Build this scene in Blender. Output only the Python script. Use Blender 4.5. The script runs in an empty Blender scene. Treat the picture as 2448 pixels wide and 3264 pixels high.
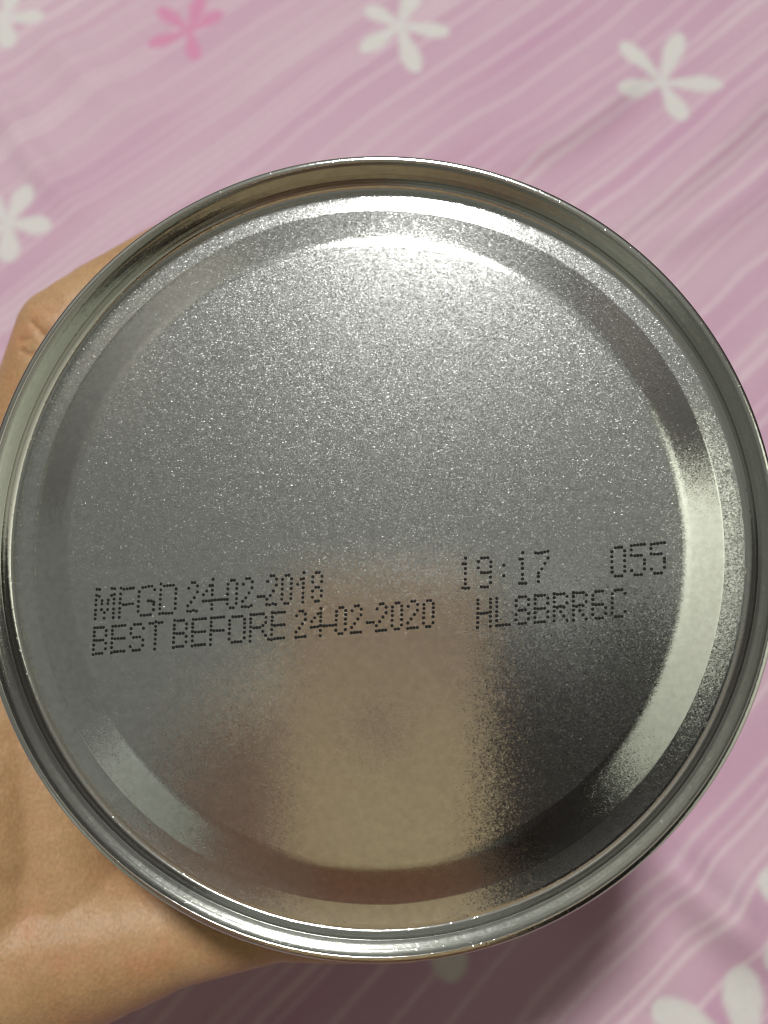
import bpy, bmesh, math, random
import numpy as np
from mathutils import Matrix, Vector

random.seed(7)
rng = np.random.default_rng(11)
sc = bpy.context.scene
COL = sc.collection
R = math.radians

# ------------------------------------------------------------------ camera
PITCH = R(19.0)                 # phone looks down at the bed, 19 degrees off vertical
CAM_H = 0.293                   # lens height above the sheet (m)
FPX = 2767.0                    # focal length in photo pixels (2448 wide)
ROT = np.array([[1, 0, 0], [0, math.cos(PITCH), -math.sin(PITCH)], [0, math.sin(PITCH), math.cos(PITCH)]])
CAM = np.array([0, 0, CAM_H])


def c2w(p):                     # camera-space metres -> world
    return np.asarray(p, float) @ ROT.T + CAM


cd = bpy.data.cameras.new("camera")
cam = bpy.data.objects.new("camera", cd)
COL.objects.link(cam)
cam.location = (0, 0, CAM_H)
cam.rotation_euler = (PITCH, 0, 0)
cd.sensor_fit = 'HORIZONTAL'
cd.sensor_width = 3.672
cd.lens = 4.15
cd.clip_start = 0.01
cd.clip_end = 50
cd.dof.use_dof = True
cd.dof.focus_distance = 0.139
cd.dof.aperture_fstop = 1.9
sc.camera = cam

# ------------------------------------------------------------------ room light
world = bpy.data.worlds.new("World")
sc.world = world
world.use_nodes = True
bg = world.node_tree.nodes["Background"]
bg.inputs[0].default_value = (0.98, 1.0, 0.88, 1)
bg.inputs[1].default_value = 0.168

ld = bpy.data.lights.new("ceiling_lamp", 'POINT')
ld.shadow_soft_size = 0.11
ld.energy = 150.0
ld.color = (1.0, 0.985, 0.965)
lamp = bpy.data.objects.new("ceiling_lamp", ld)
COL.objects.link(lamp)
lamp.location = (-0.17, 0.62, CAM_H + 1.65)

sc.view_settings.view_transform = 'Standard'
sc.view_settings.look = 'None'
sc.view_settings.exposure = 0.0
sc.view_settings.gamma = 1.0
sc.render.engine = 'CYCLES'
sc.cycles.max_bounces = 8
sc.cycles.filter_width = 1.1
sc.cycles.caustics_reflective = True
sc.cycles.blur_glossy = 0.3
sc.cycles.sample_clamp_indirect = 6.0


# ------------------------------------------------------------------ helpers
def new_mat(name):
    m = bpy.data.materials.new(name)
    m.use_nodes = True
    nt = m.node_tree
    return m, nt, nt.nodes["Principled BSDF"]


def N(nt, typ, **kw):
    n = nt.nodes.new(typ)
    for k, v in kw.items():
        if k.startswith('i_'):
            n.inputs[k[2:]].default_value = v
        else:
            setattr(n, k, v)
    return n


def L(nt, a, b):
    nt.links.new(a, b)


def mesh_obj(name, verts, faces, mat, parent=None, smooth=True):
    me = bpy.data.meshes.new(name)
    me.from_pydata([tuple(v) for v in verts], [], [tuple(f) for f in faces])
    me.update()
    if smooth:
        me.polygons.foreach_set('use_smooth', [True] * len(me.polygons))
    if mat:
        me.materials.append(mat)
    o = bpy.data.objects.new(name, me)
    COL.objects.link(o)
    if parent:
        o.parent = parent
    return o


def tag(o, label=None, cat=None, kind=None, group=None):
    if label: o['label'] = label
    if cat: o['category'] = cat
    if kind: o['kind'] = kind
    if group: o['group'] = group
    return o


def root(name, label, cat, mat4):
    o = bpy.data.objects.new(name, None)
    o.empty_display_size = 0.02
    COL.objects.link(o)
    o.matrix_world = mat4
    return tag(o, label, cat)


# ------------------------------------------------------------------ materials
def facets(nt, tc, prev, layers):
    """adds, layer by layer, a random tilt per grain to the normal (scale 1/m, tilt, stretch, rarity)"""
    for sc_, a, stretch, powr in layers:
        mp = N(nt, 'ShaderNodeMapping')
        mp.inputs['Scale'].default_value = stretch
        mp.inputs['Rotation'].default_value = (0, 0, 0.5 + sc_ * 0.001)
        L(nt, tc.outputs['Object'], mp.inputs['Vector'])
        nz = N(nt, 'ShaderNodeTexNoise')
        nz.inputs['Scale'].default_value = sc_ * 0.9
        nz.inputs['Detail'].default_value = 1
        L(nt, mp.outputs['Vector'], nz.inputs['Vector'])
        off = N(nt, 'ShaderNodeVectorMath', operation='MULTIPLY_ADD')
        L(nt, nz.outputs['Color'], off.inputs[0])
        off.inputs[1].default_value = (0.9 / sc_,) * 3
        L(nt, mp.outputs['Vector'], off.inputs[2])
        v = N(nt, 'ShaderNodeTexVoronoi')
        v.inputs['Scale'].default_value = sc_
        L(nt, off.outputs[0], v.inputs['Vector'])
        wn = N(nt, 'ShaderNodeTexWhiteNoise')
        wn.noise_dimensions = '3D'
        L(nt, v.outputs['Color'], wn.inputs['Vector'])
        pw = N(nt, 'ShaderNodeMath', operation='POWER')
        L(nt, wn.outputs['Value'], pw.inputs[0])
        pw.inputs[1].default_value = powr
        sb = N(nt, 'ShaderNodeVectorMath', operation='SUBTRACT')
        L(nt, v.outputs['Color'], sb.inputs[0])
        sb.inputs[1].default_value = (0.5, 0.5, 0.5)
        ml = N(nt, 'ShaderNodeMath', operation='MULTIPLY')
        L(nt, pw.outputs[0], ml.inputs[0])
        ml.inputs[1].default_value = a
        s2 = N(nt, 'ShaderNodeVectorMath', operation='SCALE')
        L(nt, sb.outputs[0], s2.inputs[0])
        L(nt, ml.outputs[0], s2.inputs['Scale'])
        ad = N(nt, 'ShaderNodeVectorMath', operation='ADD')
        L(nt, prev, ad.inputs[0])
        L(nt, s2.outputs[0], ad.inputs[1])
        prev = ad.outputs[0]
    nm = N(nt, 'ShaderNodeVectorMath', operation='NORMALIZE')
    L(nt, prev, nm.inputs[0])
    return nm.outputs[0]


def metal_sheet(name, rough, mirror, grain, wide, mix, base=(0.665, 0.68, 0.655)):
    """tinplate: a fairly clear reflection plus the soft glitter of its tilted grains"""
    m, nt, b = new_mat(name)
    nt.nodes.remove(b)
    tc = N(nt, 'ShaderNodeTexCoord')
    geo = N(nt, 'ShaderNodeNewGeometry')
    n1 = N(nt, 'ShaderNodeTexNoise')
    n1.inputs['Scale'].default_value = 900
    n1.inputs['Detail'].default_value = 4
    L(nt, tc.outputs['Object'], n1.inputs['Vector'])
    rm = N(nt, 'ShaderNodeValToRGB')
    rm.color_ramp.elements[0].position = 0.3
    rm.color_ramp.elements[1].position = 0.7
    rm.color_ramp.elements[0].color = (base[0] * 0.9, base[1] * 0.9, base[2] * 0.9, 1)
    rm.color_ramp.elements[1].color = (base[0] * 1.06, base[1] * 1.06, base[2] * 1.06, 1)
    L(nt, n1.outputs['Fac'], rm.inputs['Fac'])
    fa = N(nt, 'ShaderNodeBsdfAnisotropic', distribution='BECKMANN')
    fa.inputs['Roughness'].default_value = rough
    L(nt, rm.outputs['Color'], fa.inputs['Color'])
    L(nt, facets(nt, tc, geo.outputs['Normal'], mirror), fa.inputs['Normal'])
    gl = N(nt, 'ShaderNodeBsdfAnisotropic')
    gl.inputs['Roughness'].default_value = wide
    L(nt, rm.outputs['Color'], gl.inputs['Color'])
    L(nt, facets(nt, tc, geo.outputs['Normal'], grain), gl.inputs['Normal'])
    ms = N(nt, 'ShaderNodeMixShader')
    ms.inputs[0].default_value = mix
    L(nt, fa.outputs[0], ms.inputs[1])
    L(nt, gl.outputs[0], ms.inputs[2])
    L(nt, ms.outputs[0], nt.nodes['Material Output'].inputs['Surface'])
    return m


MIR = [(5200, 0.075, (1.0, 1.6, 1.0), 1.0), (2600, 0.05, (1.4, 1.0, 1.0), 1.0)]
GRN = [(4200, 0.33, (1.0, 1.7, 1.0), 2.2), (7000, 0.26, (1.5, 1.0, 1.0), 1.6)]
M_PANEL = metal_sheet("tinplate_grain", 0.15, MIR, GRN, 0.34, 0.125)
M_RING = metal_sheet("tinplate_grain_bead", 0.17, [(5200, 0.08, (1.0, 1.6, 1.0), 1.0)], GRN, 0.33, 0.07)


def rim_mat():
    m, nt, b = new_mat("tinplate_seam")
    b.inputs['Metallic'].default_value = 1.0
    b.inputs['Base Color'].default_value = (0.60, 0.60, 0.56, 1)
    b.inputs['Roughness'].default_value = 0.11
    tc = N(nt, 'ShaderNodeTexCoord')
    n1 = N(nt, 'ShaderNodeTexNoise')
    n1.inputs['Scale'].default_value = 900
    n1.inputs['Detail'].default_value = 3
    L(nt, tc.outputs['Object'], n1.inputs['Vector'])
    n2 = N(nt, 'ShaderNodeTexNoise')
    n2.inputs['Scale'].default_value = 1300
    n2.inputs['Detail'].default_value = 1
    L(nt, tc.outputs['Object'], n2.inputs['Vector'])
    lt = N(nt, 'ShaderNodeMapRange')
    lt.inputs['From Min'].default_value = 0.34
    lt.inputs['From Max'].default_value = 0.26
    lt.inputs['To Min'].default_value = 1.0
    lt.inputs['To Max'].default_value = 0.0
    L(nt, n2.outputs['Fac'], lt.inputs['Value'])
    bp = N(nt, 'ShaderNodeBump')
    bp.inputs['Strength'].default_value = 0.10
    bp.inputs['Distance'].default_value = 0.0002
    L(nt, n1.outputs['Fac'], bp.inputs['Height'])
    bp2 = N(nt, 'ShaderNodeBump')
    bp2.inputs['Strength'].default_value = 0.1
    bp2.inputs['Distance'].default_value = 0.0002
    L(nt, lt.outputs['Result'], bp2.inputs['Height'])
    L(nt, bp.outputs['Normal'], bp2.inputs['Normal'])
    fa = N(nt, 'ShaderNodeBsdfAnisotropic', distribution='BECKMANN')
    fa.inputs['Roughness'].default_value = 0.17
    fa.inputs['Color'].default_value = (0.67, 0.68, 0.64, 1)
    L(nt, bp2.outputs['Normal'], fa.inputs['Normal'])
    gl = N(nt, 'ShaderNodeBsdfAnisotropic')
    gl.inputs['Roughness'].default_value = 0.36
    gl.inputs['Color'].default_value = (0.67, 0.68, 0.64, 1)
    ms = N(nt, 'ShaderNodeMixShader')
    ms.inputs[0].default_value = 0.04
    L(nt, fa.outputs[0], ms.inputs[1])
    L(nt, gl.outputs[0], ms.inputs[2])
    L(nt, ms.outputs[0], nt.nodes['Material Output'].inputs['Surface'])
    return m


M_RIM = rim_mat()

M_INK, nt, b = new_mat("black_ink")
b.inputs['Base Color'].default_value = (0.012, 0.012, 0.011, 1)
b.inputs['Roughness'].default_value = 0.55
b.inputs['Specular IOR Level'].default_value = 0.1

M_BODY, nt, b = new_mat("tin_wall_lacquer")
b.inputs['Metallic'].default_value = 0.6
b.inputs['Base Color'].default_value = (0.5, 0.5, 0.47, 1)
b.inputs['Roughness'].default_value = 0.3


def skin_mat():
    m, nt, b = new_mat("skin")
    tc = N(nt, 'ShaderNodeTexCoord')
    n1 = N(nt, 'ShaderNodeTexNoise')
    n1.inputs['Scale'].default_value = 45
    n1.inputs['Detail'].default_value = 5
    n1.inputs['Roughness'].default_value = 0.6
    L(nt, tc.outputs['Object'], n1.inputs['Vector'])
    r = N(nt, 'ShaderNodeValToRGB')
    r.color_ramp.elements[0].position = 0.3
    r.color_ramp.elements[1].position = 0.72
    r.color_ramp.elements[0].color = (0.325, 0.190, 0.090, 1)
    r.color_ramp.elements[1].color = (0.420, 0.268, 0.138, 1)
    L(nt, n1.outputs['Fac'], r.inputs['Fac'])
    # redder blotches
    n2 = N(nt, 'ShaderNodeTexNoise')
    n2.inputs['Scale'].default_value = 110
    n2.inputs['Detail'].default_value = 3
    L(nt, tc.outputs['Object'], n2.inputs['Vector'])
    mr = N(nt, 'ShaderNodeMapRange')
    mr.inputs['From Min'].default_value = 0.5
    mr.inputs['From Max'].default_value = 0.8
    mr.inputs['To Max'].default_value = 0.5
    L(nt, n2.outputs['Fac'], mr.inputs['Value'])
    mx = N(nt, 'ShaderNodeMix', data_type='RGBA')
    L(nt, mr.outputs['Result'], mx.inputs[0])
    L(nt, r.outputs['Color'], mx.inputs[6])
    mx.inputs[7].default_value = (0.42, 0.175, 0.090, 1)
    n5 = N(nt, 'ShaderNodeTexNoise')
    n5.inputs['Scale'].default_value = 1400
    n5.inputs['Detail'].default_value = 2
    L(nt, tc.outputs['Object'], n5.inputs['Vector'])
    m5 = N(nt, 'ShaderNodeMapRange')
    m5.inputs['From Min'].default_value = 0.3
    m5.inputs['From Max'].default_value = 0.7
    m5.inputs['To Min'].default_value = 0.88
    m5.inputs['To Max'].default_value = 1.10
    L(nt, n5.outputs['Fac'], m5.inputs['Value'])
    sk = N(nt, 'ShaderNodeVectorMath', operation='SCALE')
    L(nt, mx.outputs[2], sk.inputs[0])
    L(nt, m5.outputs['Result'], sk.inputs['Scale'])
    L(nt, sk.outputs[0], b.inputs['Base Color'])
    b.inputs['Roughness'].default_value = 0.5
    b.inputs['Specular IOR Level'].default_value = 0.35
    b.inputs['Subsurface Weight'].default_value = 0.12
    b.inputs['Subsurface Radius'].default_value = (1.0, 0.35, 0.2)
    b.inputs['Subsurface Scale'].default_value = 0.003
    # pores and fine skin lines
    v = N(nt, 'ShaderNodeTexVoronoi')
    v.inputs['Scale'].default_value = 1700
    mp = N(nt, 'ShaderNodeMapping')
    mp.inputs['Scale'].default_value = (1.0, 0.6, 1.0)
    mp.inputs['Rotation'].default_value = (0.3, 0.2, 0.6)
    L(nt, tc.outputs['Object'], mp.inputs['Vector'])
    L(nt, mp.outputs['Vector'], v.inputs['Vector'])
    n3 = N(nt, 'ShaderNodeTexNoise')
    n3.inputs['Scale'].default_value = 260
    n3.inputs['Detail'].default_value = 4
    L(nt, mp.outputs['Vector'], n3.inputs['Vector'])
    ad = N(nt, 'ShaderNodeMath', operation='MULTIPLY_ADD')
    L(nt, n3.outputs['Fac'], ad.inputs[0])
    ad.inputs[1].default_value = 1.6
    L(nt, v.outputs['Distance'], ad.inputs[2])
    bp = N(nt, 'ShaderNodeBump')
    bp.inputs['Strength'].default_value = 0.30
    bp.inputs['Distance'].default_value = 0.00022
    L(nt, ad.outputs[0], bp.inputs['Height'])
    L(nt, bp.outputs['Normal'], b.inputs['Normal'])
    return m


M_SKIN = skin_mat()


def flat_mat(name, col, rough=0.6, metallic=0.0, nscale=300, var=0.15):
    m, nt, b = new_mat(name)
    tc = N(nt, 'ShaderNodeTexCoord')
    n = N(nt, 'ShaderNodeTexNoise')
    n.inputs['Scale'].default_value = nscale
    n.inputs['Detail'].default_value = 4
    L(nt, tc.outputs['Object'], n.inputs['Vector'])
    r = N(nt, 'ShaderNodeValToRGB')
    r.color_ramp.elements[0].color = tuple(c * (1 - var) for c in col) + (1,)
    r.color_ramp.elements[1].color = tuple(min(1, c * (1 + var)) for c in col) + (1,)
    L(nt, n.outputs['Fac'], r.inputs['Fac'])
    L(nt, r.outputs['Color'], b.inputs['Base Color'])
    b.inputs['Roughness'].default_value = rough
    b.inputs['Metallic'].default_value = metallic
    return m


M_NAIL = flat_mat("nail", (0.62, 0.36, 0.27), 0.25)
M_PHONE = flat_mat("phone_back_metal", (0.58, 0.52, 0.29), 0.5, 0.0, 50, 0.05)
M_PHONE_EDGE = flat_mat("phone_edge_metal", (0.75, 0.75, 0.72), 0.3, 1.0, 50, 0.03)
M_GLASS = flat_mat("dark_glass", (0.01, 0.01, 0.012), 0.08)
M_HAIR = flat_mat("black_hair", (0.012, 0.010, 0.009), 0.5)
M_SHIRT = flat_mat("tan_cloth", (0.50, 0.41, 0.27), 0.9)
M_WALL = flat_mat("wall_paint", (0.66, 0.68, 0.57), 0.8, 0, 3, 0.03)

# ------------------------------------------------------------------ white wall to the right (seen mirrored in the tin)
wx0, wy0, wy1, wh = 0.62, -1.5, 0.0, 2.85
V = [(wx0, wy0, -.5), (wx0 + .1, wy0, -.5), (wx0 + .1, wy1, -.5), (wx0, wy1, -.5)]
V += [(x, y, wh) for x, y, _ in V]
wall = mesh_obj("wall", V, [(0, 1, 2, 3), (7, 6, 5, 4), (0, 4, 5, 1), (1, 5, 6, 2), (2, 6, 7, 3), (3, 7, 4, 0)], M_WALL, smooth=False)
tag(wall, "pale wall beside the bed, mirrored in the tin's raised ring", "wall", 'structure')


V = [(-1.0, -1.9, -.5), (-.9, -1.9, -.5), (-.9, -.72, -.5), (-1.0, -.72, -.5)]
V += [(x, y, 1.42) for x, y, _ in V]
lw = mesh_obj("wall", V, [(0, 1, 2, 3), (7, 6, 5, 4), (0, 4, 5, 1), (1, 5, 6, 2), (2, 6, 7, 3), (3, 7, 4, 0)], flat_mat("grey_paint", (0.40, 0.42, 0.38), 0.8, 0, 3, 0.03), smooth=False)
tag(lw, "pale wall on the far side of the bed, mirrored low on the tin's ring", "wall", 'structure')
M_WOOD = flat_mat("dark_wood", (0.024, 0.021, 0.018), 0.8, 0, 12, 0.3)
M_WOOD.node_tree.nodes["Principled BSDF"].inputs['Specular IOR Level'].default_value = 0.08
M_HAIR.node_tree.nodes["Principled BSDF"].inputs['Specular IOR Level'].default_value = 0.1
wy1 += .006
V = [(wx0, wy1, -.5), (wx0 + .5, wy1, -.5), (wx0 + .5, 1.9, -.5), (wx0, 1.9, -.5)]
V += [(x, y, wh) for x, y, _ in V]
dark = mesh_obj("wardrobe", V, [(0, 1, 2, 3), (7, 6, 5, 4), (0, 4, 5, 1), (1, 5, 6, 2), (2, 6, 7, 3), (3, 7, 4, 0)], M_WOOD, smooth=False)
tag(dark, "dark wardrobe side beyond the pale wall, mirrored in the tin's rim", "wardrobe", 'structure')
V = [(-1.2, 0.0, -.5), (-.95, 0.0, -.5), (-.95, 1.6, -.5), (-1.2, 1.6, -.5)]
V += [(x, y, 2.2) for x, y, _ in V]
dark2 = mesh_obj("dark_reflection_block", V, [(0, 1, 2, 3), (7, 6, 5, 4), (0, 4, 5, 1), (1, 5, 6, 2), (2, 6, 7, 3), (3, 7, 4, 0)], flat_mat("reflection_block_brown", (0.042, 0.039, 0.031), 0.8, 0, 12, 0.3), smooth=False)
tag(dark2, "dark cupboard on the left, mirrored in the tin's ring", "dark_reflection_block", 'structure')  # unseen block, added so the ring mirrors something dark on this side


# ------------------------------------------------------------------ bedsheet
def bed_pt(px, py):             # where the ray through a photo pixel meets the sheet
    d = ROT @ np.array([(px - 1224) / FPX, -(py - 1632) / FPX, -1.0])
    return (d * (CAM_H / -d[2]))[:2]


def flower(cx, cy, tips, w):
    c = bed_pt(cx, cy)
    return [(c, bed_pt(tx, ty), w) for tx, ty in tips]


A = lambda zx, zy: (.7378 * zx, .7378 * zy)
B = lambda zx, zy: (1224 + .7378 * zx, .7378 * zy)
D = lambda zx, zy: (1148 + .7836 * zx, 2464 + .7836 * zy)
white = []
white += flower(*B(1203, 345), [B(1030, 165), B(1285, 130), B(1470, 357), B(1303, 512), B(1005, 412)], .0045)
white += flower(*B(68, 95), [B(285, 125), B(142, 305), B(-100, 210), B(-80, 15), B(140, -70)], .0045)
white += flower(*A(15, 72), [A(190, 68), A(35, 203), A(70, -70), A(-110, 20), A(-80, 180)], .0045)
white += flower(*A(42, 972), [A(132, 812), A(228, 990), A(42, 1140), A(-110, 1070), A(-70, 850)], .0046)
white += flower(*D(1590, 1190), [D(1535, 775), D(1185, 940), D(1900, 900), D(1400, 1480), D(1800, 1500)], .0060)
white += flower(*D(1860, 560), [D(1625, 775), D(2000, 850), D(1620, 420)], .0056)
white += flower(*D(330, 560), [D(378, 850), D(60, 640), D(640, 600)], .0056)
pink = flower(*A(818, 125), [A(680, 28), A(868, -25), A(962, 42), A(842, 255), A(638, 188)], .0036)


def petals(P, X, Y):
    out = np.zeros_like(X)
    for c, t, w in P:
        ax = t - c
        ln = np.hypot(*ax)
        e = ax / ln
        dx, dy = X - c[0], Y - c[1]
        a = (dx * e[0] + dy * e[1]) / ln
        s = np.abs(-dx * e[1] + dy * e[0])
        wid = np.where(a < .62, .30 + .70 * np.clip(a / .62, 0, 1) ** 1.2, np.sqrt(np.clip(1 - ((a - .62) / .38) ** 2, 0, 1)))
        wid = np.where((a < -.06) | (a > 1), 0, wid) * w
        out = np.maximum(out, np.clip((wid - s) / .0019 + .5, 0, 1) * (wid > 0))
    return out


def vnoise(X, Y, scale, seed):
    r = np.random.default_rng(seed)
    G = r.random((128, 128))
    x, y = X / scale + 40, Y / scale + 40
    xi, yi = np.floor(x).astype(int), np.floor(y).astype(int)
    fx, fy = x - xi, y - yi
    fx, fy = fx * fx * (3 - 2 * fx), fy * fy * (3 - 2 * fy)
    g = lambda a, b: G[a % 128, b % 128]
    return (g(xi, yi) * (1 - fx) + g(xi + 1, yi) * fx) * (1 - fy) + (g(xi, yi + 1) * (1 - fx) + g(xi + 1, yi + 1) * fx) * fy - .5


def build_sheet():
    st = 0.0011
    xs = np.concatenate([-np.geomspace(.9, .235, 18), np.arange(-.23, .23, st), np.geomspace(.235, .9, 18)])
    ys = np.concatenate([-np.geomspace(.9, .105, 22), np.arange(-.10, .37, st), np.geomspace(.375, 1.1, 18)])
    X, Y = np.meshgrid(xs, ys)
    th = R(43.5)
    along = X * math.cos(th) + Y * math.sin(th)
    perp = -X * math.sin(th) + Y * math.cos(th)
    # folds and soft waves of the cloth (real height)
    Z = .0035 * vnoise(X, Y, .11, 1) + .0016 * vnoise(X, Y, .045, 2)
    def fold(p0, p1, h, w):
        p0, p1 = bed_pt(*p0), bed_pt(*p1)
        e = (p1 - p0); ln = np.hypot(*e); e = e / ln
        a = (X - p0[0]) * e[0] + (Y - p0[1]) * e[1]
        s = -(X - p0[0]) * e[1] + (Y - p0[1]) * e[0] + .004 * np.sin(a * 40)
        f = np.clip((a + .02) / .03, 0, 1) * np.clip((ln + .02 - a) / .03, 0, 1)
        return h * np.exp(-(s / w) ** 2) * f
    Z += fold((1640, 520), (1990, 262), .0055, .0075)
    Z += fold((2080, 2720), (2448, 2980), .009, .009)
    Z += fold((1880, 2620), (2040, 2980), .006, .012)
    Z += fold((1900, 760), (2448, 330), .005, .009)
    Z += fold((2040, 800), (2448, 560), .003, .008)
    Z += fold((0, 300), (220, 620), .0035, .007)
    Z += fold((160, 120), (420, 330), .003, .010)
    Z += fold((900, 2990), (500, 3264), -.003, .02)
    Z -= Z.mean()
    # printed lines: a wavy family running diagonally over the cloth
    sw = perp + .006 * vnoise(along, perp, .10, 5) + .0026 * vnoise(along, perp, .035, 6) + .0010 * vnoise(along, perp, .016, 9)
    r = np.random.default_rng(4)
    lines = np.zeros_like(X)
    s = -1.2
    wfine = .00072
    while s < 1.2:
        gap = r.choice([.0038, .0050, .0085, .0115, .0150], p=[.25, .15, .2, .25, .15])
        w = wfine * r.uniform(.7, 1.5)
        st_ = r.uniform(.55, 1.0)
        mod = st_ * (0.75 + .5 * vnoise(along, perp * 0 + s * 7, .07, 8))
        lines = np.maximum(lines, np.exp(-((sw - s) / w) ** 2) * mod)
        s += gap
    # wide soft streaks of pale dye, plus overexposure glow painted paler towards upper left
    bands_glow = .42 - 1.1 * (X - .3 * Y) + .8 * vnoise(perp * 1.0, along * .12, .011, 12) + .5 * vnoise(perp, along * .25, .03, 13)
    wf = petals(white, X, Y)
    pf = petals(pink, X, Y)
    # the paler upper left is glow put into the dye colour above
    verts = np.stack([X, Y, Z], -1).reshape(-1, 3)
    ny, nx = X.shape
    idx = np.arange(ny * nx).reshape(ny, nx)
    F = np.stack([idx[:-1, :-1], idx[:-1, 1:], idx[1:, 1:], idx[1:, :-1]], -1).reshape(-1, 4)
    me = bpy.data.meshes.new("bedsheet")
    me.vertices.add(len(verts)); me.vertices.foreach_set('co', verts.ravel())
    me.loops.add(F.size); me.loops.foreach_set('vertex_index', F.ravel().astype(np.int32))
    me.polygons.add(len(F)); me.polygons.foreach_set('loop_start', np.arange(0, F.size, 4, dtype=np.int32))
    me.update(calc_edges=True)
    me.polygons.foreach_set('use_smooth', np.ones(len(F), bool))
    for nm, arr in (('line', lines), ('band_glow', np.clip(bands_glow, 0, 1)), ('petal', wf), ('rose', pf)):
        at = me.attributes.new(nm, 'FLOAT', 'POINT')
        at.data.foreach_set('value', arr.ravel().astype(np.float32))
    o = bpy.data.objects.new("bedsheet", me)
    COL.objects.link(o)
    m, nt, b = new_mat("printed_cotton")
    def mixn(fac, a, c):
        mx = N(nt, 'ShaderNodeMix', data_type='RGBA')
        L(nt, fac, mx.inputs[0])
        if isinstance(a, tuple): mx.inputs[6].default_value = a
        else: L(nt, a, mx.inputs[6])
        mx.inputs[7].default_value = c
        return mx.outputs[2]
    at = lambda nm: N(nt, 'ShaderNodeAttribute', attribute_name=nm).outputs['Fac']
    c = mixn(at('band_glow'), (0.470, 0.290, 0.382, 1), (0.520, 0.378, 0.438, 1))
    c = mixn(at('line'), c, (0.63, 0.53, 0.55, 1))
    c = mixn(at('petal'), c, (0.57, 0.555, 0.53, 1))
    c = mixn(at('rose'), c, (0.54, 0.235, 0.355, 1))
    tc = N(nt, 'ShaderNodeTexCoord')
    nz = N(nt, 'ShaderNodeTexNoise')
    nz.inputs['Scale'].default_value = 700
    nz.inputs['Detail'].default_value = 3
    L(nt, tc.outputs['Object'], nz.inputs['Vector'])
    mr = N(nt, 'ShaderNodeMapRange')
    mr.inputs['To Min'].default_value = 0.90
    mr.inputs['To Max'].default_value = 1.08
    L(nt, nz.outputs['Fac'], mr.inputs['Value'])
    mu = N(nt, 'ShaderNodeVectorMath', operation='SCALE')
    L(nt, c, mu.inputs[0])
    L(nt, mr.outputs['Result'], mu.inputs['Scale'])
    L(nt, mu.outputs[0], b.inputs['Base Color'])
    b.inputs['Roughness'].default_value = 0.9
    b.inputs['Specular IOR Level'].default_value = 0.1
    b.inputs['Sheen Weight'].default_value = 0.1
    wv = N(nt, 'ShaderNodeTexWave'); wv.inputs['Scale'].default_value = 500
    wv2 = N(nt, 'ShaderNodeTexWave', bands_direction='Y'); wv2.inputs['Scale'].default_value = 500
    for w_ in (wv, wv2): L(nt, tc.outputs['Object'], w_.inputs['Vector'])
    ad = N(nt, 'ShaderNodeMath', operation='ADD')
    L(nt, wv.outputs['Fac'], ad.inputs[0]); L(nt, wv2.outputs['Fac'], ad.inputs[1])
    bp = N(nt, 'ShaderNodeBump')
    bp.inputs['Strength'].default_value = 0.2; bp.inputs['Distance'].default_value = 0.0002
    L(nt, ad.outputs[0], bp.inputs['Height'])
    L(nt, bp.outputs['Normal'], b.inputs['Normal'])
    me.materials.append(m)
    tag(o, "pink cotton bedsheet printed with pale five-petal flowers and wavy lines", "bedsheet", 'structure')
    return o


build_sheet()

# ------------------------------------------------------------------ the tin
mm = 0.001
nC = np.array([-0.0879, 0.0913, 1.0]); nC /= np.linalg.norm(nC)     # can axis, pointing at the lens (camera space)
uC = np.cross([0, 1, 0], nC); uC /= np.linalg.norm(uC)
vC = np.cross(nC, uC)
ORG = np.array([-0.0532, -0.0760, -2.1486]) * 63.5 * mm             # centre of the rim plane (camera space)
CAN_L = 0.150


def canmat(h=0.0):
    """world matrix of the tin's frame: x right, y up in the picture, z along the axis to the lens"""
    m = np.eye(4)
    m[:3, 0], m[:3, 1], m[:3, 2] = ROT @ uC, ROT @ vC, ROT @ nC
    m[:3, 3] = c2w(ORG + nC * h)
    return Matrix(m.tolist())


BASE = -CAN_L
tin = root("tin", "shiny round tin held bottom up, its grainy end stamped with dot-matrix dates", "tin", canmat(BASE))
UP = CAN_L                       # local z of the rim plane


def arc(cx, cy, r, a0, a1, n):
    return [(cx + r * math.cos(R(a0 + (a1 - a0) * k / n)), cy + r * math.sin(R(a0 + (a1 - a0) * k / n))) for k in range(n + 1)]


def lathe(name, prof, mat, nseg=360, wob=0.0, close=False):
    prof = np.array(prof) * mm
    ph = np.arange(nseg) / nseg * 2 * math.pi
    vs, fs = [], []
    for i, (r, h) in enumerate(prof):
        if r < 1e-7:
            vs.append(np.array([[0, 0, h + UP]]))
        else:
            vs.append(np.stack([r * np.cos(ph), r * np.sin(ph), np.full(nseg, h + UP)], -1))
    start = np.cumsum([0] + [len(v) for v in vs])
    for i in range(len(prof) - 1):
        a, b_ = start[i], start[i + 1]
        na, nb = len(vs[i]), len(vs[i + 1])
        for k in range(nseg):
            k2 = (k + 1) % nseg
            if na == 1: fs.append((a, b_ + k, b_ + k2))
            elif nb == 1: fs.append((a + k2, a + k, b_))
            else: fs.append((a + k, b_ + k, b_ + k2, a + k2))
    return mesh_obj(name, np.concatenate(vs), fs, mat, tin)


HP, HI = -5.9, -4.98            # outer flat and raised centre, below the rim plane
RI, RO = 51.1, 57.0
slope = math.degrees(math.atan2(HI - HP, RO - RI))


def sm(t): return t * t * (3 - 2 * t)


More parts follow.
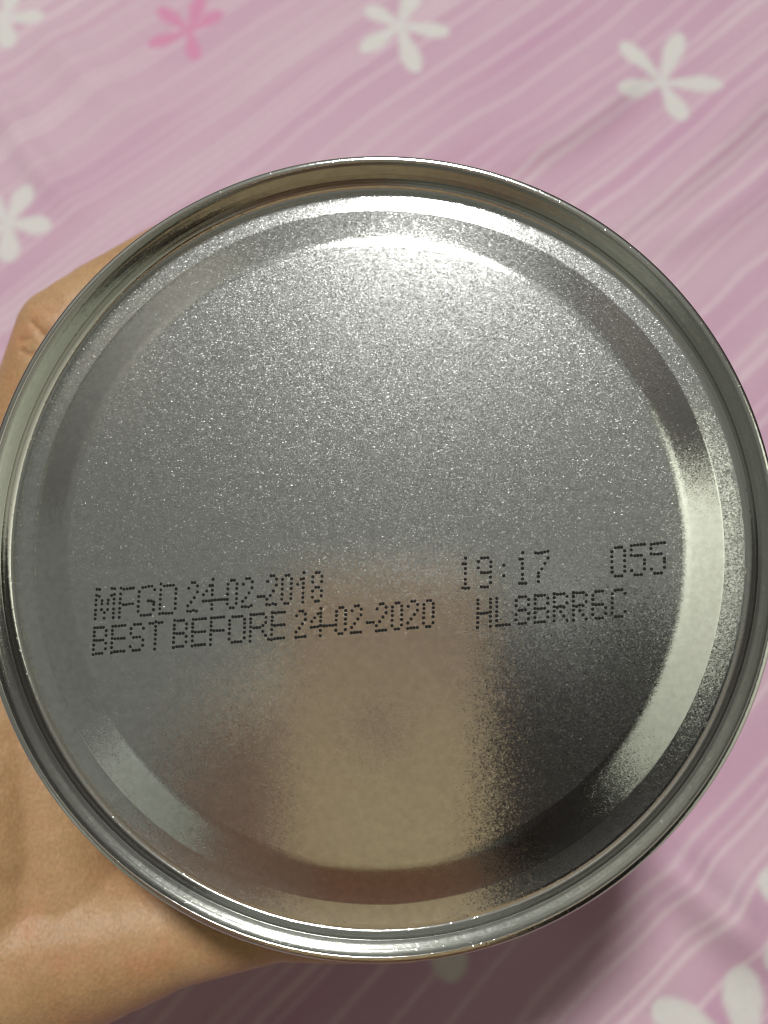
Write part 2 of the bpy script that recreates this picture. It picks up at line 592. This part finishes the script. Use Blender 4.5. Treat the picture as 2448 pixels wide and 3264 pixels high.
# flat centre (very slightly dished), raised; a conical bead steps down to the outer flat
TS = math.tan(R(9.0))
centre = [(r, HI - 0.12 * (1 - (r / RI) ** 2)) for r in (0, 8, 16, 24, 32, 38, 43, 47, 49.2, 50.2)]
h0 = centre[-1][1]
FW = 1.7                        # width of the rounded shoulder
should = [(50.2 + FW * t, h0 - FW * TS * t * t / 2) for t in (0, .2, .4, .6, .8, 1.0)]
h1 = should[-1][1]
rend = 50.2 + FW + (h1 - HP - .03) / TS
ring = should + [(50.2 + FW + (rend - 50.2 - FW) * t, h1 + (HP + .03 - h1) * t) for t in (.25, .5, .75, 1.0)] + [(rend + .12, HP + .012), (rend + .3, HP)]
outer = [(rend + .3, HP), (58.2, HP - .01), (59.2, HP - .01), (60.0, HP)]
e1 = lathe("end_panel", centre, M_PANEL)
e2 = lathe("raised_ring", ring, M_RING)
e3 = lathe("outer_flat", outer, M_PANEL)
wallp = [(60.0, HP)] + arc(60.2, HP + 1.25, 1.25, -85, -8, 14) + [(61.5, -4.15), (61.42, -3.9), (61.46, -3.6), (61.62, -3.35),
         (61.75, -2.6), (61.82, -1.9), (61.90, -1.3), (62.02, -.8), (62.18, -.38), (62.28, -.16), (62.35, .01), (62.43, .09), (62.56, .125), (62.75, .14), (62.95, .138),
         (63.12, .122), (63.26, .07), (63.36, -.02), (63.42, -.14), (63.47, -.3), (63.49, -.5), (63.5, -.9), (63.5, -2.5), (63.46, -2.8), (63.3, -3.05), (63.0, -3.2), (62.5, -3.3)]
e4 = lathe("rim", wallp, M_RIM, 480)
tag(e4, "smooth curled seam rim")
lid_h = -CAN_L / mm
body = [(62.5, -3.3), (62.4, -3.6), (62.4, lid_h + 4.0), (62.5, lid_h + 3.4), (63.3, lid_h + 3.2), (63.5, lid_h + 2.8), (63.5, lid_h + .6), (63.2, lid_h + .1),
        (62.6, lid_h), (62.0, lid_h + .3), (61.8, lid_h + 3.0), (60, lid_h + 3.6), (0, lid_h + 3.6)]
e5 = lathe("tin_wall", body, M_BODY, 180)

# --- dot-matrix print: every ink dot read off the photograph, laid on the raised centre
DOTS = {
 'first_date_print': [(280, 1820, "158,322 207,326 425,307 474,311 152,429 200,447 417,430 466,411 145,513 140,596 136,690 131,767 127,844 249,523 246,580 239,681 291,735 286,831 358,512 352,573 348,680 461,494 456,572 452,670 448,743 445,820 "
   "585,301 637,321 692,314 748,306 800,299 577,404 570,490 564,566 560,659 556,730 552,817 625,595 676,591 731,581 786,577 "
   "965,291 1019,285 1073,269 1128,266 1176,328 905,364 897,448 892,535 885,623 883,711 935,781 993,780 1048,776 1101,767 1155,681 1160,588 1162,546 1115,527 1062,525 "
   "1288,228 1346,264 1399,258 1451,254 1506,250 1284,332 1280,418 1275,498 1270,590 1265,666 1262,755 1318,744 1374,746 1427,745 1480,741 1554,315 1549,396 1544,484 1540,574 1537,660"),
  (560, 1800, "227,413 288,314 335,314 383,373 379,479 325,580 268,659 210,724 208,818 261,823 312,803 363,818 657,255 604,368 648,364 544,462 487,528 644,448 641,527 483,642 536,637 592,637 640,627 634,699 632,778 "
   "696,621 753,617 806,612 858,611 905,609 905,690 912,518 917,427 922,340 981,274 1030,272 1080,336 1074,418 1072,509 1070,596 1064,680 958,760 1012,759 "
   "1190,343 1249,242 1300,239 1348,300 1343,406 1290,497 1234,583 1177,645 1170,740 1226,738 1282,745 1331,719 1450,564 1500,560 1556,557"),
  (820, 1780, "182,404 240,304 292,304 338,363 334,469 280,572 226,654 167,718 162,811 217,817 269,796 322,809 505,300 556,294 443,368 440,453 437,539 435,630 430,718 603,358 598,441 596,528 593,626 590,706 484,793 538,792 "
   "821,248 769,364 815,353 710,454 811,438 807,515 804,611 803,685 801,771 1040,249 1091,246 979,323 1139,312 974,417 1133,407 1030,509 1081,507 972,573 1129,569 969,684 1126,658 1024,754 1075,748")],
 'second_date_print': [(280, 1820, "120,1002 170,999 224,996 275,994 113,1076 111,1145 109,1222 157,1224 211,1222 264,1216 102,1304 97,1385 92,1475 143,1458 197,1454 248,1449 324,1050 320,1134 314,1272 309,1370 "
   "437,976 491,970 550,969 603,961 655,957 431,1047 430,1114 426,1188 478,1194 533,1190 587,1187 638,1184 420,1268 415,1350 413,1442 469,1424 521,1420 579,1414 634,1412 "
   "821,943 877,940 928,935 762,1014 978,1008 755,1101 805,1171 859,1166 914,1161 969,1216 964,1310 746,1331 797,1400 850,1398 905,1390 1094,922 1147,923 1198,894 1253,914 1306,905 1194,975 1193,1045 1190,1119 1185,1201 1180,1283 1175,1376 "
   "1526,870 1522,955 1520,1022 1517,1097 1512,1175 1508,1257 1505,1350"),
  (560, 1800, "35,990 88,985 140,978 190,1042 188,1123 20,1213 74,1211 130,1206 182,1263 180,1361 15,1445 68,1442 122,1437 307,964 360,967 415,957 468,952 522,950 299,1040 297,1104 293,1178 346,1189 403,1186 457,1181 511,1176 292,1257 290,1341 286,1433 342,1418 397,1416 448,1411 504,1406 "
   "628,938 684,936 738,929 794,923 845,921 625,1012 622,1080 621,1154 673,1164 727,1162 779,1158 835,1155 615,1233 612,1318 609,1409 1006,918 1060,918 1115,911 1165,906 949,985 947,1053 944,1130 940,1211 937,1310 1213,962 1213,1031 1210,1108 1207,1190 1205,1288 989,1370 1044,1361 1096,1360 1148,1356 "
   "1324,880 1380,882 1435,875 1488,868 1542,867 1320,955 1320,1022 1318,1095 1374,1112 1427,1108 1482,1105 1535,1071 1590,928 1586,1018 1314,1177 1310,1258 1309,1350 1533,1173 1581,1246 1634,1314"),
  (820, 1780, "266,954 319,961 373,949 427,949 477,945 263,1032 258,1099 257,1172 308,1184 362,1175 416,1172 470,1168 252,1254 249,1340 248,1434 303,1418 358,1409 409,1405 464,1400 692,1010 749,929 800,929 847,980 845,1077 792,1153 738,1231 681,1298 678,1393 731,1388 785,1382 838,1374 "
   "1120,880 1070,977 1117,965 1010,1047 956,1112 1118,1030 1114,1103 952,1214 1006,1208 1062,1203 1113,1183 1110,1268 1107,1362 1169,1190 1222,1187 1278,1182 1331,1180 1383,1170 1383,1266 1389,1087 1394,1006 1396,934 1455,867 1506,862 1558,919 1557,990 1554,1069 1552,1152 1549,1252 1438,1325 1492,1323"),
  (1110, 1780, "66,923 124,839 177,832 228,894 224,992 168,1066 112,1147 56,1217 53,1312 108,1305 165,1301 218,1297 335,1132 387,1128 442,1124 506,889 565,804 614,797 667,858 666,956 610,1032 552,1114 495,1185 494,1281 547,1273 604,1266 657,1262 "
   "840,786 892,782 778,856 777,927 775,1006 771,1089 770,1187 943,838 943,910 942,990 939,1074 936,1172 827,1247 881,1243 1056,844 1119,757 1170,749 1223,812 1219,911 1164,987 1107,1067 1050,1138 1047,1235 1102,1226 1157,1222 1215,1217 "
   "1394,744 1449,741 1334,811 1333,883 1332,961 1327,1047 1326,1141 1498,797 1500,868 1498,947 1495,1028 1493,1131 1382,1202 1436,1199")],
 'time_print': [(1450, 1740, "190,213 142,317 184,317 185,399 184,484 183,588 185,669 137,740 183,747 240,743 472,213 524,211 579,209 414,273 635,282 413,386 632,366 469,469 522,471 578,470 628,458 628,548 630,645 468,722 520,725 576,722 863,340 862,525 "
   "1197,118 1148,232 1190,230 1191,310 1192,395 1192,502 1192,582 1144,659 1190,660 1250,656"),
  (1700, 1740, "41,120 91,128 148,120 203,105 260,91 260,212 205,307 149,405 91,476 88,538 90,629")],
 'number_print': [(1900, 1700, "342,254 396,247 450,242 280,323 280,409 280,498 281,601 283,681 505,306 505,391 505,481 507,582 508,665 341,752 397,753 454,751 622,218 679,207 737,203 797,195 853,191 621,292 620,386 682,393 737,390 796,386 855,465 852,531 854,626 629,656 687,731 741,732 799,725 "
   "972,194 1027,185 1087,178 1147,168 1205,163 969,267 969,360 1029,367 1088,363 1147,357 1205,440 1206,501 1206,598 976,628 1033,704 1091,703 1150,697")],
 'batch_print': [(1450, 1740, "406,954 406,1021 406,1103 405,1187 403,1266 402,1350 400,1439 461,1191 516,1186 571,1180 624,1164 628,937 628,1002 628,1081 626,1241 625,1328 624,1416 739,926 740,990 739,1070 739,1153 739,1232 738,1316 738,1405 792,1399 847,1394 905,1391 964,1387 "
   "1139,900 1190,899 1247,893 1082,964 1079,1055 1300,944 1299,1036 1135,1137 1187,1131 1245,1125 1079,1211 1079,1305 1301,1188 1299,1284 1133,1373 1187,1369 1245,1361"),
  (1700, 1740, "32,870 86,880 142,871 201,867 32,937 32,1018 30,1103 86,1110 141,1104 201,1099 31,1179 29,1262 30,1350 86,1344 143,1339 197,1335 257,919 256,1008 257,1159 257,1253 368,843 425,852 483,849 540,843 368,912 368,988 368,1073 423,1083 480,1064 539,1077 595,889 594,1003 367,1149 367,1233 367,1322 483,1158 539,1235 595,1311 "
   "708,823 766,828 822,827 878,820 708,891 706,972 708,1056 765,1066 818,1043 877,1052 934,865 932,981 708,1132 708,1216 706,1306 821,1137 878,1214 933,1288 1105,803 1162,799 1220,795 1050,869 1050,942 1050,1029 1102,1037 1160,1033 1221,1030 1049,1114 1047,1208 1277,1087 1277,1189 1104,1275 1161,1272 1222,1269 "
   "1449,781 1503,776 1560,771 1392,845 1391,920 1391,1005 1391,1090 1389,1185 1616,837 1620,1155 1449,1247 1505,1245 1562,1241")],
}
TEXT = {'first_date_print': "dot-matrix line MFGD 24-02-2018", 'second_date_print': "dot-matrix line BEST BEFORE 24-02-2020", 'time_print': "dot-matrix time 19:17",
        'number_print': "dot-matrix number 055", 'batch_print': "dot-matrix code HL8BRR6C"}


def panel_h(r):
    return (HI - 0.12 * (1 - (r / RI) ** 2)) * mm


for nm, tiles in DOTS.items():
    vs, fs = [], []
    k = 10
    for ox, oy, s in tiles:
        for pr in s.split():
            zx, zy = map(float, pr.split(','))
            px, py = ox + zx * 300 / 1659, oy + zy * 300 / 1659
            d = np.array([(px - 1224) / FPX, -(py - 1632) / FPX, -1.0])
            o_ = ORG + nC * (HI * mm)
            p = d * ((o_ @ nC) / (d @ nC)) - ORG
            x, y = p @ uC, p @ vC
            rd = 0.000275 * random.uniform(.94, 1.06)
            h = UP + panel_h(math.hypot(x, y) / mm)
            a0 = random.random()
            b0 = len(vs)
            vs.append((x, y, h + 0.00003))
            for q in range(k):
                a = a0 + q / k * 2 * math.pi
                vs.append((x + rd * .8 * math.cos(a), y + rd * .8 * math.sin(a), h + 0.000026))
            for q in range(k):
                a = a0 + q / k * 2 * math.pi
                vs.append((x + rd * math.cos(a), y + rd * math.sin(a), h + 0.000004))
            for q in range(k):
                q2 = (q + 1) % k
                fs.append((b0, b0 + 1 + q, b0 + 1 + q2))
                fs.append((b0 + 1 + q, b0 + 1 + k + q, b0 + 1 + k + q2, b0 + 1 + q2))
    o = mesh_obj(nm, vs, fs, M_INK, tin)
    o['label'] = TEXT[nm]


# ------------------------------------------------------------------ person: left hand round the tin, right hand and phone at the lens
def blob(name, chains, mat, voxel, smooth_it, parent, post=None):
    """tapered capsules fused by voxel remesh into one continuous surface (points in the parent's frame, mm)"""
    bm = bmesh.new()
    for ch in chains:
        for i in range(len(ch) - 1):
            (p0, r0), (p1, r1) = ch[i], ch[i + 1]
            p0, p1 = Vector(p0), Vector(p1)
            n = max(2, int((p1 - p0).length / (0.35 * min(r0, r1))))
            for k in range(n + 1):
                t = k / n
                bmesh.ops.create_icosphere(bm, subdivisions=3, radius=(r0 + (r1 - r0) * t) * mm, matrix=Matrix.Translation((p0.lerp(p1, t)) * mm))
    me = bpy.data.meshes.new(name)
    bm.to_mesh(me); bm.free()
    o = bpy.data.objects.new(name, me)
    COL.objects.link(o)
    md = o.modifiers.new("r", 'REMESH'); md.mode = 'VOXEL'; md.voxel_size = voxel * mm; md.use_smooth_shade = True
    m2 = o.modifiers.new("s", 'SMOOTH'); m2.factor = 0.5; m2.iterations = smooth_it
    dg = bpy.context.evaluated_depsgraph_get()
    me2 = bpy.data.meshes.new_from_object(o.evaluated_get(dg))
    o.modifiers.clear()
    o.data = me2
    bpy.data.meshes.remove(me)
    me2.name = name
    me2.materials.clear(); me2.materials.append(mat)
    me2.polygons.foreach_set('use_smooth', [True] * len(me2.polygons))
    o.parent = parent
    if post:
        co = np.empty(len(me2.vertices) * 3); me2.vertices.foreach_get('co', co)
        co = co.reshape(-1, 3)
        nn = np.empty(len(me2.vertices) * 3); me2.vertices.foreach_get('normal', nn)
        co = post(co, nn.reshape(-1, 3))
        me2.vertices.foreach_set('co', co.ravel())
    me2.update()
    return o


person = root("person", "left hand gripping the tin's side from the left, knuckle bent", "person", canmat(0.0))


def cyl(ph, r, h):
    return (r * math.cos(R(ph)), r * math.sin(R(ph)), h)


HAND = [
 # fingers hugging the tin's side, index nearest the rim
 [((-84, -28, -36), 13), ((-76.5, 10, -34), 10.2), (cyl(146, 78.2, -33), 10.8), (cyl(139, 76.2, -33), 9.5), (cyl(127, 72.8, -34), 9.4), (cyl(112, 71.2, -35), 8.4), (cyl(104, 70.6, -35), 7.6)],
 [((-84, -26, -56), 13), ((-73.5, 12, -54), 9.6), (cyl(143, 75.6, -54), 9.6), (cyl(134, 73.6, -54), 8.8), (cyl(118, 71.2, -54), 8.0), (cyl(101, 70.2, -55), 7.2), (cyl(94, 69.8, -55), 6.4)],
 [((-84, -28, -76), 12.5), ((-73, 8, -74), 9.2), (cyl(147, 75.2, -73), 9.2), (cyl(138, 73.0, -73), 8.2), (cyl(121, 70.8, -73), 7.6), (cyl(104, 69.8, -74), 6.8), (cyl(97, 69.6, -74), 6.0)],
 [((-84, -34, -95), 11), ((-73, -4, -92), 8.0), (cyl(160, 73.8, -91), 7.8), (cyl(150, 72.0, -91), 7.0), (cyl(135, 69.8, -91), 6.4), (cyl(122, 69.0, -91), 5.8), (cyl(116, 68.6, -91), 5.2)],
 # palm
 [((-84, -28, -36), 13.5), ((-86, -52, -38), 19), ((-94, -78, -44), 25), ((-104, -96, -52), 26)],
 [((-84, -26, -56), 13), ((-90, -52, -58), 17), ((-98, -76, -60), 22), ((-108, -98, -58), 25)],
 [((-84, -28, -76), 12.5), ((-92, -54, -77), 16), ((-100, -78, -74), 21), ((-110, -100, -64), 24)],
 [((-84, -34, -95), 11), ((-93, -58, -92), 14), ((-100, -80, -86), 18), ((-112, -102, -70), 22)],
 [((-76, -30, -40), 11), ((-80, -58, -40), 18)],
 [((-80, -36, -38), 16), ((-82, -58, -38), 21), ((-84, -76, -40), 24)],
 [((-86, -30, -37), 17), ((-92, -46, -37), 22), ((-94, -62, -38), 25), ((-96, -80, -42), 27)],
 [((-73, -34, -36), 10), ((-66, -52, -37), 11), ((-64, -66, -39), 14), ((-70, -78, -40), 17)],
 # thumb and its ball, along the lower side
 [((-100, -84, -44), 26), ((-80, -80, -40), 22), ((-58, -77, -40), 16.2), ((-42, -74, -41), 12.2), (cyl(253, 72.8, -41), 10.6), (cyl(263, 71.4, -42), 9.6), (cyl(273, 70.8, -42), 9.2), (cyl(281, 69.8, -42), 8.2), (cyl(287, 69.2, -42), 7.0)],
 # wrist and forearm
 [((-104, -94, -54), 27), ((-126, -120, -62), 26), ((-165, -165, -72), 28), ((-235, -240, -70), 36), ((-300, -310, -40), 42)],
]
CREASES = [  # shallow skin folds: polylines (tin frame mm), width, depth
 ([(-68.0, 44.0), (-65.5, 41.4), (-63.2, 40.2)], 0.45, 0.75),
 ([(-69.8, 38.4), (-68, 37.3), (-65.0, 37.3)], 0.45, 0.7),
 ([(-70.4, 40.6), (-68, 40.6)], 0.42, 0.5),
 ([(-68.5, 48.0), (-64.0, 46.2)], 0.7, 0.22),
 ([(-67.5, 50.0), (-63.0, 48.4)], 0.7, 0.18),
]


def press(co, nn):
    r = np.hypot(co[:, 0], co[:, 1])
    # flesh lies against the tin instead of passing through it
    lim = 62.75 * mm
    inside = (r < lim) & (co[:, 2] < -3 * mm)
    k = np.where(inside, lim / np.maximum(r, 1e-6), 1.0)
    co[:, 0] *= k; co[:, 1] *= k
    for pts, w, dep in CREASES:
        best = np.full(len(co), 9.0)
        for a, c in zip(pts[:-1], pts[1:]):
            a, c = np.array(a) * mm, np.array(c) * mm
            ab = c - a  # picture-plane polyline
            # measured across the picture plane so that the fold follows the visible side
            t = np.clip(((co[:, :2] - a[:2]) @ ab[:2]) / (ab[:2] @ ab[:2]), 0, 1)
            dd = co[:, :2] - (a[:2] + t[:, None] * ab[:2])
            best = np.minimum(best, np.hypot(dd[:, 0], dd[:, 1]))
        f = np.exp(-(best / (w * mm)) ** 2) * (co[:, 2] > -38 * mm) * dep * mm
        co -= nn * f[:, None]
    return co


hand = blob("left_arm", HAND, M_SKIN, 0.6, 28, person, press)


def nail(c, along, out, w, l):
    c, along, out = np.array(c), np.array(along, float), np.array(out, float)
    along /= np.linalg.norm(along); out -= along * (out @ along); out /= np.linalg.norm(out)
    side = np.cross(along, out)
    vs, fs = [], []
    nu, nv = 8, 8
    for i in range(nv + 1):
        for j in range(nu + 1):
            a = (j / nu - .5) * 2; t = i / nv
            ww = w * (1 - .25 * max(0, t - .75) * 4 * abs(a) ** 2)
            p = c + side * a * ww * .5 + along * (t - .5) * l + out * (.9 * (1 - a * a) * w * .22)
            vs.append(p * mm)
    for i in range(nv):
        for j in range(nu):
            q = i * (nu + 1) + j
            fs.append((q, q + 1, q + nu + 2, q + nu + 1))
    o = mesh_obj("fingernail", vs, fs, M_NAIL, person)
    md = o.modifiers.new("t", 'SOLIDIFY'); md.thickness = 0.0005
    return o


for ph, rr, h, w in ((106.5, 75.3, -35, 9), (95.5, 75.3, -55, 9.5), (98.5, 74.7, -74, 9), (117.5, 73.2, -91, 7.5)):
    ca, sa = math.cos(R(ph)), math.sin(R(ph))
    nail((rr * ca, rr * sa, h), (sa, -ca, 0), (ca, sa, 0), w, 10)
tph = R(285)
nail((76.0 * math.cos(tph), 76.0 * math.sin(tph), -42), (-math.sin(tph), math.cos(tph), 0), (math.cos(tph), math.sin(tph), 0), 12, 12)

# phone whose lens took the picture: its back and edge show mirrored in the tin
phm = Matrix(np.block([[ROT, c2w([0, 0, 0])[:, None]], [np.zeros((1, 3)), np.ones((1, 1))]]).tolist())
phone = root("smartphone", "pale metal smartphone held above the tin, mirrored in its end", "phone", phm)


def slab(name, x0, x1, y0, y1, z0, z1, rad, mat, parent, bev=0.0):
    pts = []
    for cx_, cy_, a in ((x1 - rad, y1 - rad, 0), (x0 + rad, y1 - rad, 90), (x0 + rad, y0 + rad, 180), (x1 - rad, y0 + rad, 270)):
        for k in range(9):
            q = R(a + k * 90 / 8)
            pts.append((cx_, cy_, math.cos(q), math.sin(q)))
    rings = []
    for z, ins in ((z0, bev), (z0 + bev * .3, bev * .3), (z0 + bev, 0), (z1 - bev, 0), (z1 - bev * .3, bev * .3), (z1, bev)):
        rings.append([((cx_ + (rad - ins) * c_) * mm, (cy_ + (rad - ins) * s_) * mm, z * mm) for cx_, cy_, c_, s_ in pts])
    n = len(pts)
    vs = [p for r_ in rings for p in r_]
    fs = []
    for i in range(len(rings) - 1):
        for k in range(n):
            fs.append((i * n + k, i * n + (k + 1) % n, (i + 1) * n + (k + 1) % n, (i + 1) * n + k))
    fs.append(tuple(range(n - 1, -1, -1)))
    fs.append(tuple((len(rings) - 1) * n + k for k in range(n)))
    return mesh_obj(name, vs, fs, mat, parent, smooth=False)


slab("back_shell", -58.5, 8.5, -130.5, 7.5, 1.0, 7.6, 10, M_PHONE, phone, 2.2)
slab("back_emblem", -33, -20, -50, -36, 0.85, 1.05, 6.2, flat_mat("emblem", (0.34, 0.25, 0.19), 0.5), phone, 0.05)
slab("screen", -57.0, 7.0, -129, 6, 7.65, 8.0, 9, M_GLASS, phone, 0.1)

# right arm, torso and head of the person behind the phone (camera-space mm -> person frame)
Minv = np.array(person.matrix_world.inverted())


def P(x, y, z):
    w = c2w(np.array([x, y, z]) * mm)
    return tuple((Minv[:3, :3] @ w + Minv[:3, 3]) / mm)


def PW(x, y, z):
    w = np.array([x, y, z]) * mm
    return tuple((Minv[:3, :3] @ w + Minv[:3, 3]) / mm)


BODY = [
 [(P(24, -186, 2), 14), (P(4, -156, -3), 8.2), (P(0, -136, -5), 7.4), (P(-2, -122, -6.5), 6.4)],
 [(P(20, -190, 2), 14), (P(-14, -160, -3), 8.2), (P(-18, -138, -5), 7.4), (P(-19, -120, -6.5), 6.4)],
 [(P(16, -194, 2), 14), (P(-32, -166, -3), 8.0), (P(-35, -142, -5), 7.2), (P(-36, -123, -6.5), 6.2)],
 [(P(14, -198, 4), 13), (P(-46, -176, -2), 7.2), (P(-50, -150, -4), 6.4), (P(-51, -126, -5.5), 5.6)],
 [(P(26, -188, 8), 15), (P(14, -150, 16), 10.5), (P(-2, -118, 16), 8.5)],
 [(P(24, -192, 8), 17), (P(60, -240, 30), 24), (P(130, -320, 80), 32), (P(190, -400, 160), 42), (P(170, -440, 330), 52)],
]
rarm = blob("right_arm", BODY, M_SKIN, 2.5, 6, person)
TORSO = [[(P(200, -430, 330), 70), (P(-20, -380, 350), 105), (P(-260, -420, 330), 70)], [(P(-40, -400, 360), 120), (P(0, -560, 250), 140), (P(0, -620, 100), 150), (P(0, -640, -60), 160)],
         [(P(-40, -380, 380), 100), (P(-90, -270, 400), 100), (P(-150, -360, 370), 100)]]
TORSO += [[(PW(-160, -265, 640), 112), (PW(-110, -400, 600), 125)], [(PW(-160, -260, 640), 100), (PW(-60, -270, 680), 95)], [(PW(-200, -330, 560), 90), (PW(-240, -460, 480), 90)]]
tor = blob("shirt", TORSO, M_SHIRT, 9, 6, person)
HEAD = [[(P(-50, -280, 400), 60), (P(-95, -170, 400), 88), (P(-85, -105, 405), 92)], [(P(-95, -150, 315), 30), (P(-95, -130, 302), 18)]]
hd = blob("head", HEAD, M_SKIN, 5, 5, person)
HAIR = [[(P(42, -88, 365), 82), (P(42, -130, 400), 82)], [(P(92, -150, 345), 62), (P(130, -220, 330), 76), (P(150, -300, 310), 76), (P(120, -380, 280), 60)],
        [(P(48, -50, 305), 36), (P(78, -60, 300), 34), (P(88, -95, 300), 40), (P(74, -150, 300), 46), (P(84, -220, 300), 56)]]
HAIR += [[(PW(62, -180, 650), 92), (PW(75, -230, 620), 90)]]
hr = blob("hair", HAIR, M_HAIR, 5, 3, person)
